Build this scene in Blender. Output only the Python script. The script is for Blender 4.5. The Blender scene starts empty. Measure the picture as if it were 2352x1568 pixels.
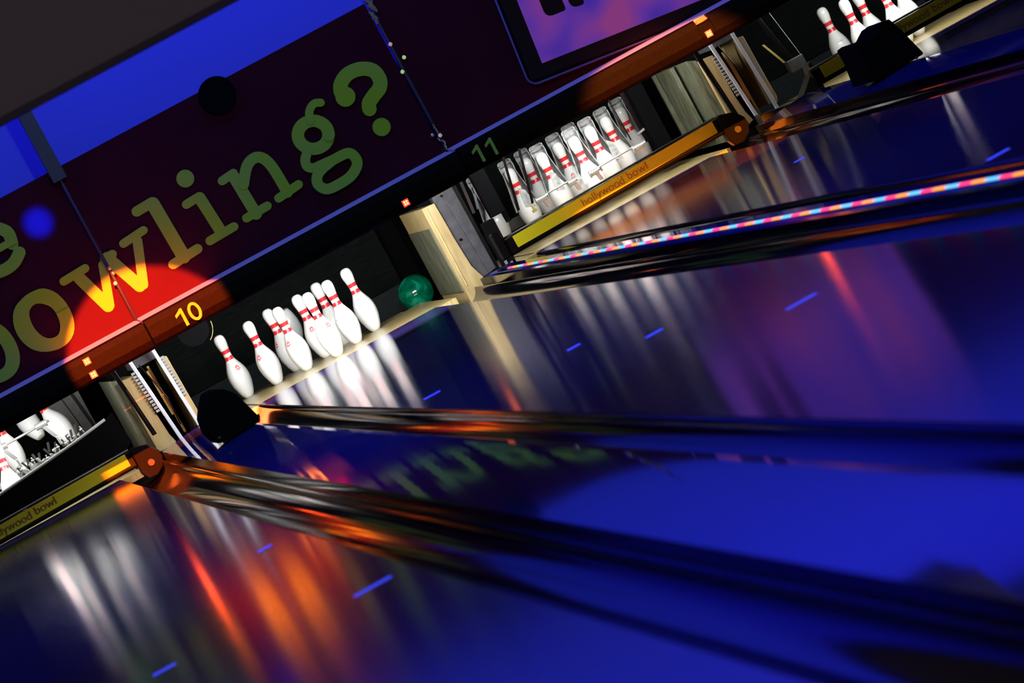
import bpy, bmesh, math, random
from mathutils import Vector, Matrix
random.seed(7)
sc = bpy.context.scene
col = sc.collection
PI = math.pi

# ------------------------------------------------------------------ camera
FPX = 9900.0                      # focal length in pixels of a 2352 px wide frame
CAMZ = 1.12
cam = bpy.data.cameras.new('camera'); camo = bpy.data.objects.new('camera', cam); col.objects.link(camo)
cam.sensor_width = 36.0; cam.lens = FPX / 2352.0 * 36.0
cam.clip_start = 0.1; cam.clip_end = 200
yc = Vector((-400 - 1176, -(903 - 784), -FPX)).normalized()      # lane direction in camera axes
roll = math.radians(28.8)
u = Vector((-math.sin(roll), math.cos(roll), 0))
zc = (u - yc * u.dot(yc)).normalized()
xc = yc.cross(zc)
R = Matrix((xc, yc, zc)).to_4x4()
camo.matrix_world = Matrix.Translation((0, 0, CAMZ)) @ R
cam.dof.use_dof = True; cam.dof.focus_distance = 23.0; cam.dof.aperture_fstop = 5.5
sc.camera = camo

# ------------------------------------------------------------------ world, exposure
wd = bpy.data.worlds.new('world'); sc.world = wd; wd.use_nodes = True
wd.node_tree.nodes['Background'].inputs[0].default_value = (0.1, 0.12, 0.6, 1)
wd.node_tree.nodes['Background'].inputs[1].default_value = 0.015
sc.view_settings.view_transform = 'Standard'; sc.view_settings.look = 'None'
sc.view_settings.exposure = 0.0; sc.view_settings.gamma = 1.0
sc.view_settings.use_curve_mapping = False

# ------------------------------------------------------------------ lights
def aim(o, tgt):
    d = Vector(tgt) - o.location
    o.rotation_euler = d.to_track_quat('-Z', 'Y').to_euler()
def area(name, loc, tgt, sx, sy, W, c):
    l = bpy.data.lights.new(name, 'AREA'); l.shape = 'RECTANGLE'; l.size = sx; l.size_y = sy; l.energy = W; l.color = c
    o = bpy.data.objects.new(name, l); col.objects.link(o); o.location = loc; aim(o, tgt); return o
def spot(name, loc, tgt, ang, W, c, blend=0.15, rad=0.03):
    l = bpy.data.lights.new(name, 'SPOT'); l.energy = W; l.color = c; l.spot_size = math.radians(ang)
    l.spot_blend = blend; l.shadow_soft_size = rad
    o = bpy.data.objects.new(name, l); col.objects.link(o); o.location = loc; aim(o, tgt); return o
# blue wall washer hung above the machines, aimed at the wall, the graphics and the mask ledge
area('blue_wall_washer', (2.6, 20.3, 3.45), (2.6, 21.75, 2.35), 10.0, 0.2, 140, (0.10, 0.12, 1.0))
# unseen blue fill added over the lanes to lift their blue
area('blue_lane_flood', (2.6, 15.5, 3.5), (2.6, 15.0, 0.0), 6.0, 3.0, 260, (0.09, 0.12, 1.0))
# added unseen fills: green-white for the far wall, dim neutral for the hanging bulkhead
spot('house_spot', (2.6, 15.2, 3.2), (2.9, 21.5, 0.75), 62, 330, (0.38, 0.80, 0.12), 0.6, 0.15)
area('house_light', (0.5, 3.0, 3.4), (0.5, 14.0, 2.0), 3.0, 0.5, 100, (1.0, 0.82, 0.95))
# orange disco heads
spot('orange_head', (1.3, 15.0, 3.1), (1.52, 21.4, 0.52), 7.6, 36000, (1.0, 0.11, 0.003), 0.12, 0.02)
spot('orange_head', (4.2, 15.0, 3.1), (4.45, 22.3, -0.32), 10.4, 19000, (1.0, 0.22, 0.004), 0.35, 0.02)
spot('blue_head', (0.9, 15.0, 3.1), (1.315, 21.45, 1.38), 1.5, 90000, (0.0, 0.02, 1.0), 0.9, 0.02)
# white pin deck lamps behind each mask
LANES = {9: 0.58, 10: 2.47, 11: 4.15, 12: 6.05}
for n, W, y in ((9, 16, 22.42), (10, 58, 21.75), (11, 19, 22.42), (12, 18, 22.42)):
    area('pin_deck_lamp', (LANES[n] + 0.05, y, 0.66 if n != 10 else 0.62), (LANES[n] + 0.05, 23.2, 0.16), 1.1, 0.08, W, (1.0, 1.0, 0.97))

# ------------------------------------------------------------------ materials
def mat(name, c, rough=0.5, metal=0.0, spec=0.5, noise=None, emit=None, es=0.0, bump=None, ior=None, coat=0.0):
    m = bpy.data.materials.new(name); m.use_nodes = True
    nt = m.node_tree; b = nt.nodes['Principled BSDF']
    b.inputs['Base Color'].default_value = (*c, 1); b.inputs['Roughness'].default_value = rough
    b.inputs['Metallic'].default_value = metal; b.inputs['Specular IOR Level'].default_value = spec
    if ior: b.inputs['IOR'].default_value = ior
    if coat: b.inputs['Coat Weight'].default_value = coat
    if emit:
        b.inputs['Emission Color'].default_value = (*emit, 1); b.inputs['Emission Strength'].default_value = es
    if noise or bump:
        tc = nt.nodes.new('ShaderNodeTexCoord'); mp = nt.nodes.new('ShaderNodeMapping')
        nt.links.new(tc.outputs['Object'], mp.inputs[0])
        nz = nt.nodes.new('ShaderNodeTexNoise'); nt.links.new(mp.outputs[0], nz.inputs['Vector'])
        nz.inputs['Detail'].default_value = 5
        if noise:
            c2, scale, stretch = noise
            nz.inputs['Scale'].default_value = scale; mp.inputs['Scale'].default_value = stretch
            rp = nt.nodes.new('ShaderNodeValToRGB')
            rp.color_ramp.elements[0].position = 0.35; rp.color_ramp.elements[1].position = 0.68
            rp.color_ramp.elements[0].color = (*c, 1); rp.color_ramp.elements[1].color = (*c2, 1)
            nt.links.new(nz.outputs['Fac'], rp.inputs[0]); nt.links.new(rp.outputs[0], b.inputs['Base Color'])
        if bump:
            sc_, st_, stretch = bump
            nb = nt.nodes.new('ShaderNodeTexNoise'); mp2 = nt.nodes.new('ShaderNodeMapping')
            mp2.inputs['Scale'].default_value = stretch; nb.inputs['Scale'].default_value = sc_
            nt.links.new(tc.outputs['Object'], mp2.inputs[0]); nt.links.new(mp2.outputs[0], nb.inputs['Vector'])
            bp = nt.nodes.new('ShaderNodeBump'); bp.inputs['Strength'].default_value = st_; bp.inputs['Distance'].default_value = 0.01
            nt.links.new(nb.outputs['Fac'], bp.inputs['Height']); nt.links.new(bp.outputs[0], b.inputs['Normal'])
    return m
M = {}
M['lane'] = mat('lane_gloss', (0.020, 0.015, 0.085), 0.105, ior=2.8, noise=((0.035, 0.018, 0.105), 9, (6, 0.25, 1)), bump=(3, 0.02, (3, 0.4, 1)))
M['deck'] = mat('pin_deck_wood', (0.30, 0.23, 0.09), 0.3, ior=1.5, noise=((0.42, 0.33, 0.15), 20, (5, 0.5, 1)))
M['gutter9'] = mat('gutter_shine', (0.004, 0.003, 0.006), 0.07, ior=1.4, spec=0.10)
M['gutter'] = mat('gutter_gloss', (0.006, 0.004, 0.008), 0.15, ior=1.4, spec=0.03)
M['cap'] = mat('cap_gloss', (0.020, 0.024, 0.22), 0.05, ior=2.2, bump=(2.2, 0.03, (1, 1, 1)))  # blue light on the capping top is put into its base colour
M['black'] = mat('black_metal', (0.008, 0.008, 0.009), 0.45, noise=((0.02, 0.02, 0.02), 30, (1, 1, 1)))
M['dead'] = mat('black_felt', (0.003, 0.003, 0.0035), 1.0, spec=0.02)
M['blackgloss'] = mat('black_plastic', (0.0025, 0.0018, 0.002), 0.3, spec=0.10)
M['mask'] = mat('mask_plastic', (0.0026, 0.0010, 0.0010), 0.55, spec=0.035, noise=((0.004, 0.0018, 0.0015), 60, (1, 1, 1)))
M['ledge'] = mat('ledge_white', (0.45, 0.4, 0.5), 0.5)
M['wall'] = mat('maroon_print', (0.036, 0.0022, 0.009), 0.75, spec=0.05, noise=((0.030, 0.0015, 0.009), 2.0, (1, 1, 1)))
M['letter'] = mat('green_print', (0.24, 0.34, 0.015), 0.7, spec=0.1, noise=((0.22, 0.32, 0.05), 2.5, (1, 1, 1)))
M['bluewall'] = mat('blue_paint', (0.085, 0.085, 0.66), 0.8, spec=0.1)
M['grey'] = mat('grey_soffit', (0.22, 0.2, 0.2), 0.9)
M['darkceil'] = mat('dark_ceiling', (0.03, 0.03, 0.05), 0.9)
M['cream'] = mat('cream_board', (0.20, 0.14, 0.05), 0.6, noise=((0.29, 0.22, 0.095), 9, (3, 3, 0.6)))
M['olive'] = mat('worn_kickplate', (0.022, 0.026, 0.008), 0.6, noise=((0.075, 0.08, 0.05), 14, (4, 4, 0.7)))
M['greymetal'] = mat('grey_metal', (0.024, 0.024, 0.028), 0.6, spec=0.3, noise=((0.04, 0.04, 0.045), 25, (1, 1, 1)))
M['darkgrey'] = mat('dark_grey_metal', (0.05, 0.05, 0.05), 0.6, noise=((0.08, 0.075, 0.06), 25, (1, 1, 1)))
M['silver'] = mat('bright_steel', (0.42, 0.43, 0.42), 0.3, metal=0.7)
M['dullsteel'] = mat('dull_steel', (0.16, 0.17, 0.16), 0.35, metal=0.6, noise=((0.35, 0.35, 0.33), 60, (1, 1, 1)))
M['alu'] = mat('aluminium_tube', (0.50, 0.56, 0.62), 0.4, metal=0.3)
M['rack'] = mat('toothed_rack', (0.22, 0.23, 0.22), 0.5)
M['yellow'] = mat('yellow_green_panel', (0.33, 0.29, 0.004), 0.45, spec=0.3)
M['panelink'] = mat('brown_red_ink', (0.11, 0.012, 0.006), 0.5)
M['pin'] = mat('pin_white', (0.86, 0.88, 0.88), 0.22, coat=0.4)
M['red'] = mat('pin_red', (0.80, 0.03, 0.035), 0.3)
M['bluelogo'] = mat('pin_blue_mark', (0.10, 0.28, 0.62), 0.4)
M['cup'] = mat('grey_cup_plastic', (0.16, 0.17, 0.17), 0.35, noise=((0.34, 0.35, 0.35), 40, (1, 1, 1)))
M['curtain'] = mat('black_curtain', (0.0022, 0.003, 0.003), 0.9, spec=0.1, noise=((0.005, 0.0065, 0.0065), 12, (1, 1, 6)))
M['cushion'] = mat('dark_cushion', (0.012, 0.016, 0.017), 0.8, spec=0.15, noise=((0.018, 0.024, 0.025), 14, (1, 1, 5)))
M['pit'] = mat('pit_carpet', (0.02, 0.02, 0.02), 0.9)
M['frameline'] = mat('violet_frame_edge', (0.08, 0.06, 0.22), 0.6)
M['screenframe'] = mat('dark_screen_frame', (0.008, 0.0015, 0.003), 0.6, spec=0.1)
M['foil'] = mat('foil', (0.8, 0.6, 0.35), 0.25, metal=0.8)
M['pole'] = mat('violet_pole', (0.02, 0.012, 0.035), 0.6)
M['brass'] = mat('brass', (0.6, 0.5, 0.16), 0.35, metal=0.6)
M['led_red'] = mat('red_led', (0.9, 0.1, 0.02), 0.4, emit=(1.0, 0.018, 0.03), es=3)
M['led_core'] = mat('amber_led', (0.9, 0.3, 0.02), 0.4, emit=(1.0, 0.42, 0.06), es=9)
M['glow_lens'] = mat('orange_lens', (0.9, 0.1, 0.02), 0.4, emit=(1.0, 0.10, 0.02), es=2.2)
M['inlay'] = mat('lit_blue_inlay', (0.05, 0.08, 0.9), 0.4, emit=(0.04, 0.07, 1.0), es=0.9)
M['fairy_green'] = mat('green_bulb', (0.4, 0.6, 0.2), 0.4, emit=(0.35, 0.5, 0.12), es=0.8)
M['fairy_warm'] = mat('warm_bulb', (0.6, 0.4, 0.3), 0.4, emit=(0.5, 0.3, 0.25), es=0.6)

def mat_marble():
    m = mat('green_marble', (0.0, 0.16, 0.075), 0.12, coat=0.6); nt = m.node_tree; b = nt.nodes['Principled BSDF']
    tc = nt.nodes.new('ShaderNodeTexCoord'); n = nt.nodes.new('ShaderNodeTexNoise'); n.inputs['Scale'].default_value = 9
    n.inputs['Detail'].default_value = 6; n.inputs['Distortion'].default_value = 1.6
    r = nt.nodes.new('ShaderNodeValToRGB'); cr = r.color_ramp
    cr.elements[0].position = 0.3; cr.elements[0].color = (0.0, 0.05, 0.03, 1)
    cr.elements[1].position = 0.72; cr.elements[1].color = (0.35, 0.10, 0.01, 1)
    e = cr.elements.new(0.5); e.color = (0.0, 0.14, 0.07, 1); e = cr.elements.new(0.64); e.color = (0.01, 0.30, 0.15, 1)
    nt.links.new(tc.outputs['Object'], n.inputs['Vector']); nt.links.new(n.outputs['Fac'], r.inputs[0]); nt.links.new(r.outputs[0], b.inputs['Base Color'])
    return m
M['marble'] = mat_marble()
def mat_ledstrip():
    m = bpy.data.materials.new('colour_changing_led'); m.use_nodes = True; nt = m.node_tree; b = nt.nodes['Principled BSDF']
    tc = nt.nodes.new('ShaderNodeTexCoord'); sp = nt.nodes.new('ShaderNodeSeparateXYZ'); nt.links.new(tc.outputs['Object'], sp.inputs[0])
    a = nt.nodes.new('ShaderNodeMath'); a.operation = 'MULTIPLY_ADD'; a.inputs[1].default_value = 1 / 0.457; a.inputs[2].default_value = -12.23 / 0.457 + 40.17
    f = nt.nodes.new('ShaderNodeMath'); f.operation = 'FRACT'; nt.links.new(sp.outputs[1], a.inputs[0]); nt.links.new(a.outputs[0], f.inputs[0])
    r = nt.nodes.new('ShaderNodeValToRGB'); cr = r.color_ramp; cr.interpolation = 'CONSTANT'
    cr.elements[0].position = 0; cr.elements[0].color = (0.12, 0.5, 1.0, 1)
    cr.elements[1].position = 0.333; cr.elements[1].color = (1.0, 0.30, 0.03, 1)
    e = cr.elements.new(0.68); e.color = (1.0, 0.04, 0.16, 1)
    nt.links.new(f.outputs[0], r.inputs[0]); nt.links.new(r.outputs[0], b.inputs['Emission Color'])
    b.inputs['Emission Strength'].default_value = 1.6; b.inputs['Base Color'].default_value = (0.3, 0.3, 0.3, 1)
    return m
M['ledstrip'] = mat_ledstrip()
def mat_screen():
    m = bpy.data.materials.new('purple_cloud_screen'); m.use_nodes = True; nt = m.node_tree; b = nt.nodes['Principled BSDF']
    tc = nt.nodes.new('ShaderNodeTexCoord'); n = nt.nodes.new('ShaderNodeTexNoise'); n.inputs['Scale'].default_value = 3.6; n.inputs['Detail'].default_value = 1.0
    r = nt.nodes.new('ShaderNodeValToRGB'); cr = r.color_ramp
    cr.elements[0].position = 0.32; cr.elements[0].color = (0.028, 0.020, 0.42, 1)
    cr.elements[1].position = 0.70; cr.elements[1].color = (0.30, 0.05, 0.26, 1)
    e = cr.elements.new(0.5); e.color = (0.15, 0.04, 0.40, 1)
    nt.links.new(tc.outputs['Object'], n.inputs['Vector']); nt.links.new(n.outputs['Fac'], r.inputs[0]); nt.links.new(r.outputs[0], b.inputs['Emission Color'])
    b.inputs['Emission Strength'].default_value = 0.72; b.inputs['Base Color'].default_value = (0.003, 0.003, 0.004, 1); b.inputs['Roughness'].default_value = 0.7; b.inputs['Specular IOR Level'].default_value = 0.05
    return m
M['screen'] = mat_screen()

# ------------------------------------------------------------------ builders
class MB:
    def __init__(s): s.v = []; s.f = []; s.mi = []; s.sm = []
    def add(s, vs, fs, mi=0, sm=False):
        n = len(s.v); s.v += [tuple(v) for v in vs]
        for f in fs: s.f.append([i + n for i in f]); s.mi.append(mi); s.sm.append(sm)
    def box(s, x0, x1, y0, y1, z0, z1, mi=0):
        vs = [(x, y, z) for z in (z0, z1) for y in (y0, y1) for x in (x0, x1)]
        s.add(vs, [(0, 2, 3, 1), (4, 5, 7, 6), (0, 1, 5, 4), (2, 6, 7, 3), (0, 4, 6, 2), (1, 3, 7, 5)], mi)
        return s
    def tube(s, pts, r, n=10, mi=0, r2=None):
        pts = [Vector(p) for p in pts]; rings = []
        for i, p in enumerate(pts):
            d = (pts[min(i + 1, len(pts) - 1)] - pts[max(i - 1, 0)]).normalized()
            a = Vector((0, 0, 1)) if abs(d.z) < 0.9 else Vector((1, 0, 0))
            e1 = d.cross(a).normalized(); e2 = d.cross(e1).normalized()
            rr = r if r2 is None else r + (r2 - r) * i / (len(pts) - 1)
            rings.append([p + (e1 * math.cos(t) + e2 * math.sin(t)) * rr for t in (2 * PI * k / n for k in range(n))])
        vs = [v for ring in rings for v in ring]; fs = []
        for i in range(len(pts) - 1):
            for k in range(n):
                fs.append((i * n + k, i * n + (k + 1) % n, (i + 1) * n + (k + 1) % n, (i + 1) * n + k))
        fs.append(tuple(range(n))[::-1]); fs.append(tuple(range((len(pts) - 1) * n, len(pts) * n)))
        s.add(vs, fs, mi, n > 6); return s
    def bar(s, a, b, w, d, mi=0):
        # square bar from a to b, w across (X), d deep (Y)
        a, b = Vector(a), Vector(b); vs = []
        for p in (a, b):
            for sx, sy in ((-1, -1), (1, -1), (1, 1), (-1, 1)): vs.append(p + Vector((sx * w / 2, sy * d / 2, 0)))
        s.add(vs, [(3, 2, 1, 0), (4, 5, 6, 7), (0, 1, 5, 4), (1, 2, 6, 5), (2, 3, 7, 6), (3, 0, 4, 7)], mi); return s
    def prism_xz(s, pts, y0, y1, mi=0):
        n = len(pts); vs = [(x, y0, z) for x, z in pts] + [(x, y1, z) for x, z in pts]
        fs = [tuple(range(n)), tuple(range(2 * n - 1, n - 1, -1))] + [(i, (i + 1) % n, n + (i + 1) % n, n + i) for i in range(n)]
        s.add(vs, fs, mi); return s
    def prism_yz(s, pts, x0, x1, mi=0):
        n = len(pts); vs = [(x0, y, z) for y, z in pts] + [(x1, y, z) for y, z in pts]
        fs = [tuple(range(n)), tuple(range(2 * n - 1, n - 1, -1))] + [(i, (i + 1) % n, n + (i + 1) % n, n + i) for i in range(n)]
        s.add(vs, fs, mi); return s
    def disc_y(s, cx, cz, r, y0, y1, n=28, mi=0):
        return s.prism_xz([(cx + r * math.cos(2 * PI * k / n), cz + r * math.sin(2 * PI * k / n)) for k in range(n)], y0, y1, mi)
    def lathe(s, prof, n=32, a0=0, a1=2 * PI, mis=None):
        full = abs(a1 - a0 - 2 * PI) < 1e-6; m = n if full else n + 1; base = []
        for r, z in prof:
            for k in range(m):
                t = a0 + (a1 - a0) * k / n; base.append((r * math.cos(t), r * math.sin(t), z))
        off = len(s.v); s.v += base
        for i in range(len(prof) - 1):
            for k in range(n if full else n):
                k2 = (k + 1) % m
                s.f.append([off + i * m + k, off + i * m + k2, off + (i + 1) * m + k2, off + (i + 1) * m + k])
                s.mi.append(mis(i, k) if mis else 0); s.sm.append(True)
        return s
    def build(s, name, mats, parent=None, loc=None, bevel=0):
        me = bpy.data.meshes.new(name); me.from_pydata(s.v, [], s.f)
        if not isinstance(mats, (list, tuple)): mats = [mats]
        for m in mats: me.materials.append(m)
        for p, mi, sm in zip(me.polygons, s.mi, s.sm): p.material_index = mi; p.use_smooth = sm
        bm = bmesh.new(); bm.from_mesh(me); bmesh.ops.recalc_face_normals(bm, faces=bm.faces); bm.to_mesh(me); bm.free()
        me.update(); o = bpy.data.objects.new(name, me); col.objects.link(o)
        if loc: o.location = loc
        if parent: o.parent = parent
        if bevel:
            b = o.modifiers.new('bevel', 'BEVEL'); b.width = bevel; b.segments = 2; b.limit_method = 'ANGLE'
        return o
def tag(o, label, cat, group=None, kind=None):
    if label: o['label'] = label
    if cat: o['category'] = cat
    if group: o['group'] = group
    if kind: o['kind'] = kind
    return o
def empty(name, loc, label, cat, group=None):
    o = bpy.data.objects.new(name, None); col.objects.link(o); o.location = loc; o.empty_display_size = 0.05
    return tag(o, label, cat, group)
def struct(o): o['kind'] = 'structure'; return o
def stroke(pts, w):
    """outline quads for a round-capped stroke in the XZ plane"""
    out = []
    for a, b in zip(pts, pts[1:]):
        ax, az = a; bx, bz = b; L = math.hypot(bx - ax, bz - az) or 1
        nx, nz = -(bz - az) / L * w / 2, (bx - ax) / L * w / 2
        out.append([(ax + nx, az + nz), (ax - nx, az - nz), (bx - nx, bz - nz), (bx + nx, bz + nz)])
    for p in pts:
        out.append([(p[0] + w / 2 * math.cos(2 * PI * k / 14), p[1] + w / 2 * math.sin(2 * PI * k / 14)) for k in range(14)])
    return out
def smooth(pts, sub=5, closed=False):
    n = len(pts); out = []
    rng = range(n) if closed else range(n - 1)
    g = (lambda i: pts[i % n]) if closed else (lambda i: pts[max(0, min(n - 1, i))])
    for i in rng:
        p0, p1, p2, p3 = g(i - 1), g(i), g(i + 1), g(i + 2)
        for k in range(sub):
            t = k / sub
            out.append(tuple(0.5 * (2 * p1[j] + (p2[j] - p0[j]) * t + (2 * p0[j] - 5 * p1[j] + 4 * p2[j] - p3[j]) * t * t + (3 * p1[j] - p0[j] - 3 * p2[j] + p3[j]) * t ** 3) for j in (0, 1)))
    if not closed: out.append(pts[-1])
    return out
def text_mesh(name, body, size, width, depth, m, parent, loc, rot, offset=0.0):
    cu = bpy.data.curves.new('t', 'FONT'); cu.body = body; cu.size = size; cu.extrude = depth; cu.offset = offset
    cu.align_x = 'CENTER'; cu.align_y = 'CENTER'
    t = bpy.data.objects.new('t', cu); col.objects.link(t)
    bpy.context.view_layer.update()
    me = bpy.data.meshes.new_from_object(t.evaluated_get(bpy.context.evaluated_depsgraph_get()))
    bpy.data.objects.remove(t)
    xs = [v.co.x for v in me.vertices]; k = width / (max(xs) - min(xs)); cx = (max(xs) + min(xs)) / 2
    for v in me.vertices: v.co.x = (v.co.x - cx) * k
    me.materials.clear(); me.materials.append(m)
    o = bpy.data.objects.new(name, me); col.objects.link(o); o.location = loc; o.rotation_euler = rot
    if parent: o.parent = parent
    return o

# ------------------------------------------------------------------ setting
struct(MB().box(-3, 9.5, -3, 4.6, -0.3, -0.002).build('floor', M['darkceil']))
struct(MB().box(-3, 9.5, 4.6, 25.0, -0.3, -0.14).build('floor_bed', M['pit'])).name = 'floor.001'
struct(MB().box(-3, 9.5, 21.75, 21.95, 0.74, 3.6).build('wall_back', M['bluewall']))
struct(MB().box(-3.2, -3, -3, 25, -0.3, 3.6).build('wall_left', M['darkceil']))
struct(MB().box(9.5, 9.7, -3, 25, -0.3, 3.6).build('wall_right', M['darkceil']))
struct(MB().box(-3.2, 9.7, -3, 25, 3.6, 3.8).build('ceiling', M['darkceil']))
# low grey soffit hung over the lanes nearer the camera
sf = MB().box(-2.5, 2.6, 13.6, 14.1, 1.612, 2.9)
sf = sf.build('hanging_bulkhead', M['grey'], bevel=0.01)
tag(sf, 'grey hanging bulkhead across the top left corner, above the blue wall band', 'bulkhead')
MB().box(-2.5, 2.6, 13.58, 13.62, 1.600, 1.622).build('edge_trim', M['pole'], sf)
for x in (-1.5, 0.5, 2.3): MB().box(x - 0.02, x + 0.02, 13.83, 13.87, 2.88, 3.6).build('hanger', M['black'], sf)
struct(MB().box(-3, 9.5, 24.72, 24.9, -0.3, 0.74).build('wall_pit', M['dead'])).name = 'wall_far'
struct(MB().box(-3, 9.5, 21.6, 24.9, 0.742, 0.80).build('ceiling_pit', M['dead'])).name = 'ceiling.001'

# ------------------------------------------------------------------ lanes, gutters, cappings
DECK0, DECK1 = 22.5, 23.88
for n, c in LANES.items():
    side = {9: 'at the bottom left, nearest the camera', 10: 'in the middle, mirroring the standing pins',
            11: 'beyond the coloured light strip, right of the green ball', 12: 'at the far top right corner'}[n]
    ln = MB().box(c - 0.533, c + 0.533, 4.6, DECK0, -0.045, 0.0).build('bowling_lane', M['lane'])
    tag(ln, 'glossy dark bowling lane ' + side, 'bowling lane', 'bowling lanes')
    d = MB().box(c - 0.533, c + 0.533, DECK0, DECK1, -0.045, 0.0).box(c - 0.533 - 0.12, c - 0.534, DECK0, DECK1, -0.045, -0.006).box(c + 0.534, c + 0.533 + 0.12, DECK0, DECK1, -0.045, -0.006)
    d = d.build('pin_deck', M['deck'], ln); d['label'] = 'pale beige wooden pin deck'
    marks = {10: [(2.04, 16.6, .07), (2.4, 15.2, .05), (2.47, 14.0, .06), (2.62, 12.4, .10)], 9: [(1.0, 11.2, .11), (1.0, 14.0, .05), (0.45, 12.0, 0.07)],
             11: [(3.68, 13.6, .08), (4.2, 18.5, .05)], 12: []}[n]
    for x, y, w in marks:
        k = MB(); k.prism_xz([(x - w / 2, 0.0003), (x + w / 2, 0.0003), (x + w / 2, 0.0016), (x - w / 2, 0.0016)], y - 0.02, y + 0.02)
        k.build('lit_inlay', M['inlay'], ln)['label'] = 'small blue lit dash in the lane'  # thin emissive blue dashes added on the lane top
CAPS = [(1.348, 1.702, 0.06), (3.238, 3.375, 0.05), (4.916, 5.284, 0.06)]
GUT = [(1.113, 1.348, 9, 'right'), (1.702, 1.937, 10, 'left'), (3.003, 3.238, 10, 'right'), (3.375, 3.617, 11, 'left'), (4.683, 4.916, 11, 'right'), (5.284, 5.517, 12, 'left')]
for x0, x1, n, sd in GUT:
    g = MB(); c = (x0 + x1) / 2; r = (x1 - x0) / 2 - 0.002; N = 14
    pts = [(c + r * math.cos(PI + PI * k / N), -0.004 + 0.085 * math.sin(PI + PI * k / N)) for k in range(N + 1)]
    pts2 = [(c + (r - .004) * math.cos(PI + PI * k / N), -0.004 + 0.08 * math.sin(PI + PI * k / N)) for k in range(N + 1)]
    vs = []; fs = []
    for y in (4.6, 22.48):
        vs += [(x, y, z) for x, z in pts2] + [(x, y, z) for x, z in pts]
    m_ = len(pts); tot = 2 * m_
    for k in range(N):
        fs.append((k, k + 1, tot + k + 1, tot + k)); fs.append((m_ + k + 1, m_ + k, tot + m_ + k, tot + m_ + k + 1))
    fs.append((0, tot, tot + m_, m_)); fs.append((N, m_ + N, tot + m_ + N, tot + N))
    g.add(vs, fs, 0, True)
    o = g.build('gutter', M['gutter9'])
    tag(o, 'black glossy gutter along the %s edge of lane %d' % (sd, n) + {9: ' at the bottom left', 10: '', 11: '', 12: ' at the top right'}[n], 'gutter', 'lane gutters')
for i, (x0, x1, h) in enumerate(CAPS):
    lab = ['wide glossy blue capping between the two lower lanes, running to the bottom right corner',
           'narrow dark capping carrying the coloured light strip', 'wide glossy capping at the top right, running from under the big black hood'][i]
    c_ = empty('capping', ((x0 + x1) / 2, 4.6, 0), lab, 'capping', 'lane cappings')
    w = (x1 - x0) / 2
    if i != 1:
        top = []
        for q in range(19):
            t = q / 18; uu = 0.80                                   # crown sits towards the right side
            z = h + 0.012 - 0.028 * abs((t - uu) / uu) ** 1.5 if t < uu else h + 0.012 - 0.06 * ((t - uu) / (1 - uu)) ** 2
            top.append((-w + 2 * w * t, z))
    else: top = [(-w, h - 0.012), (-w + .004, h - .003), (-w + .012, h), (w - .012, h), (w - .004, h - .003), (w, h - 0.012)]
    m = MB(); y1 = 17.45 if i != 1 else 17.25
    n_ = len(top); vs = []; fs = []
    for y in (0, y1): vs += [(x, y, z) for x, z in top]
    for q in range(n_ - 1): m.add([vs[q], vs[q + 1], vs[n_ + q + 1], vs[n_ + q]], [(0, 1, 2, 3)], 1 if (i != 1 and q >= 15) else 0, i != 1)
    m.prism_xz([(-w, -0.12)] + [(x, z - 0.0006) for x, z in top] + [(w, -0.12)], 0, y1, 1)
    m.build('capping_top', [M['cap'], M['gutter9']], c_)
    m = MB(); m.box(-w + .01, w - .01, y1, 17.66, -0.12, h - 0.02); m.build('end_block', M['blackgloss'], c_, bevel=0.004)
led = empty('led_strip', (3.262, 0, 0.05), 'strip of red, orange and light blue lights along the narrow capping', 'light strip')
MB().box(-0.010, 0.014, 9.0, 21.3, 0.0005, 0.004).build('channel', M['blackgloss'], led)
ls = MB().box(-0.005, 0.009, 9.0, 21.3, 0.0045, 0.011).build('lens', M['ledstrip'], led)

# ------------------------------------------------------------------ mask units (the number fascia above the pins)
SEAM = [-0.30, 1.513, 3.288, 5.075, 6.90]
mlab = {9: 'black fascia left of number 10 with two red light clusters at its right end',
        10: 'black fascia bearing the number 10 above the standing pins', 11: 'black fascia bearing the number 11 above the raised pins',
        12: 'black fascia at the top right, right of number 11'}
def led_cluster(par, x, z):
    h = MB().box(x - 0.013, x + 0.013, -0.006, 0.001, z - 0.013, z + 0.013).build('status_light', M['blackgloss'], par)
    m = MB()
    for sx in (-1, 1):
        for sz in (-1, 1): m.disc_y(x + sx * 0.0062, z + sz * 0.0062, 0.0040, -0.010, -0.005, 10)
    m.build('led', M['led_core'], h)
    ring = MB()
    ring.add([(x + a * 0.017, -0.0062, z + b * 0.017) for a, b in ((-1, -1), (1, -1), (1, 1), (-1, 1))], [(0, 1, 2, 3)]); ring.build('red_diffuser', M['led_red'], h)
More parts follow.
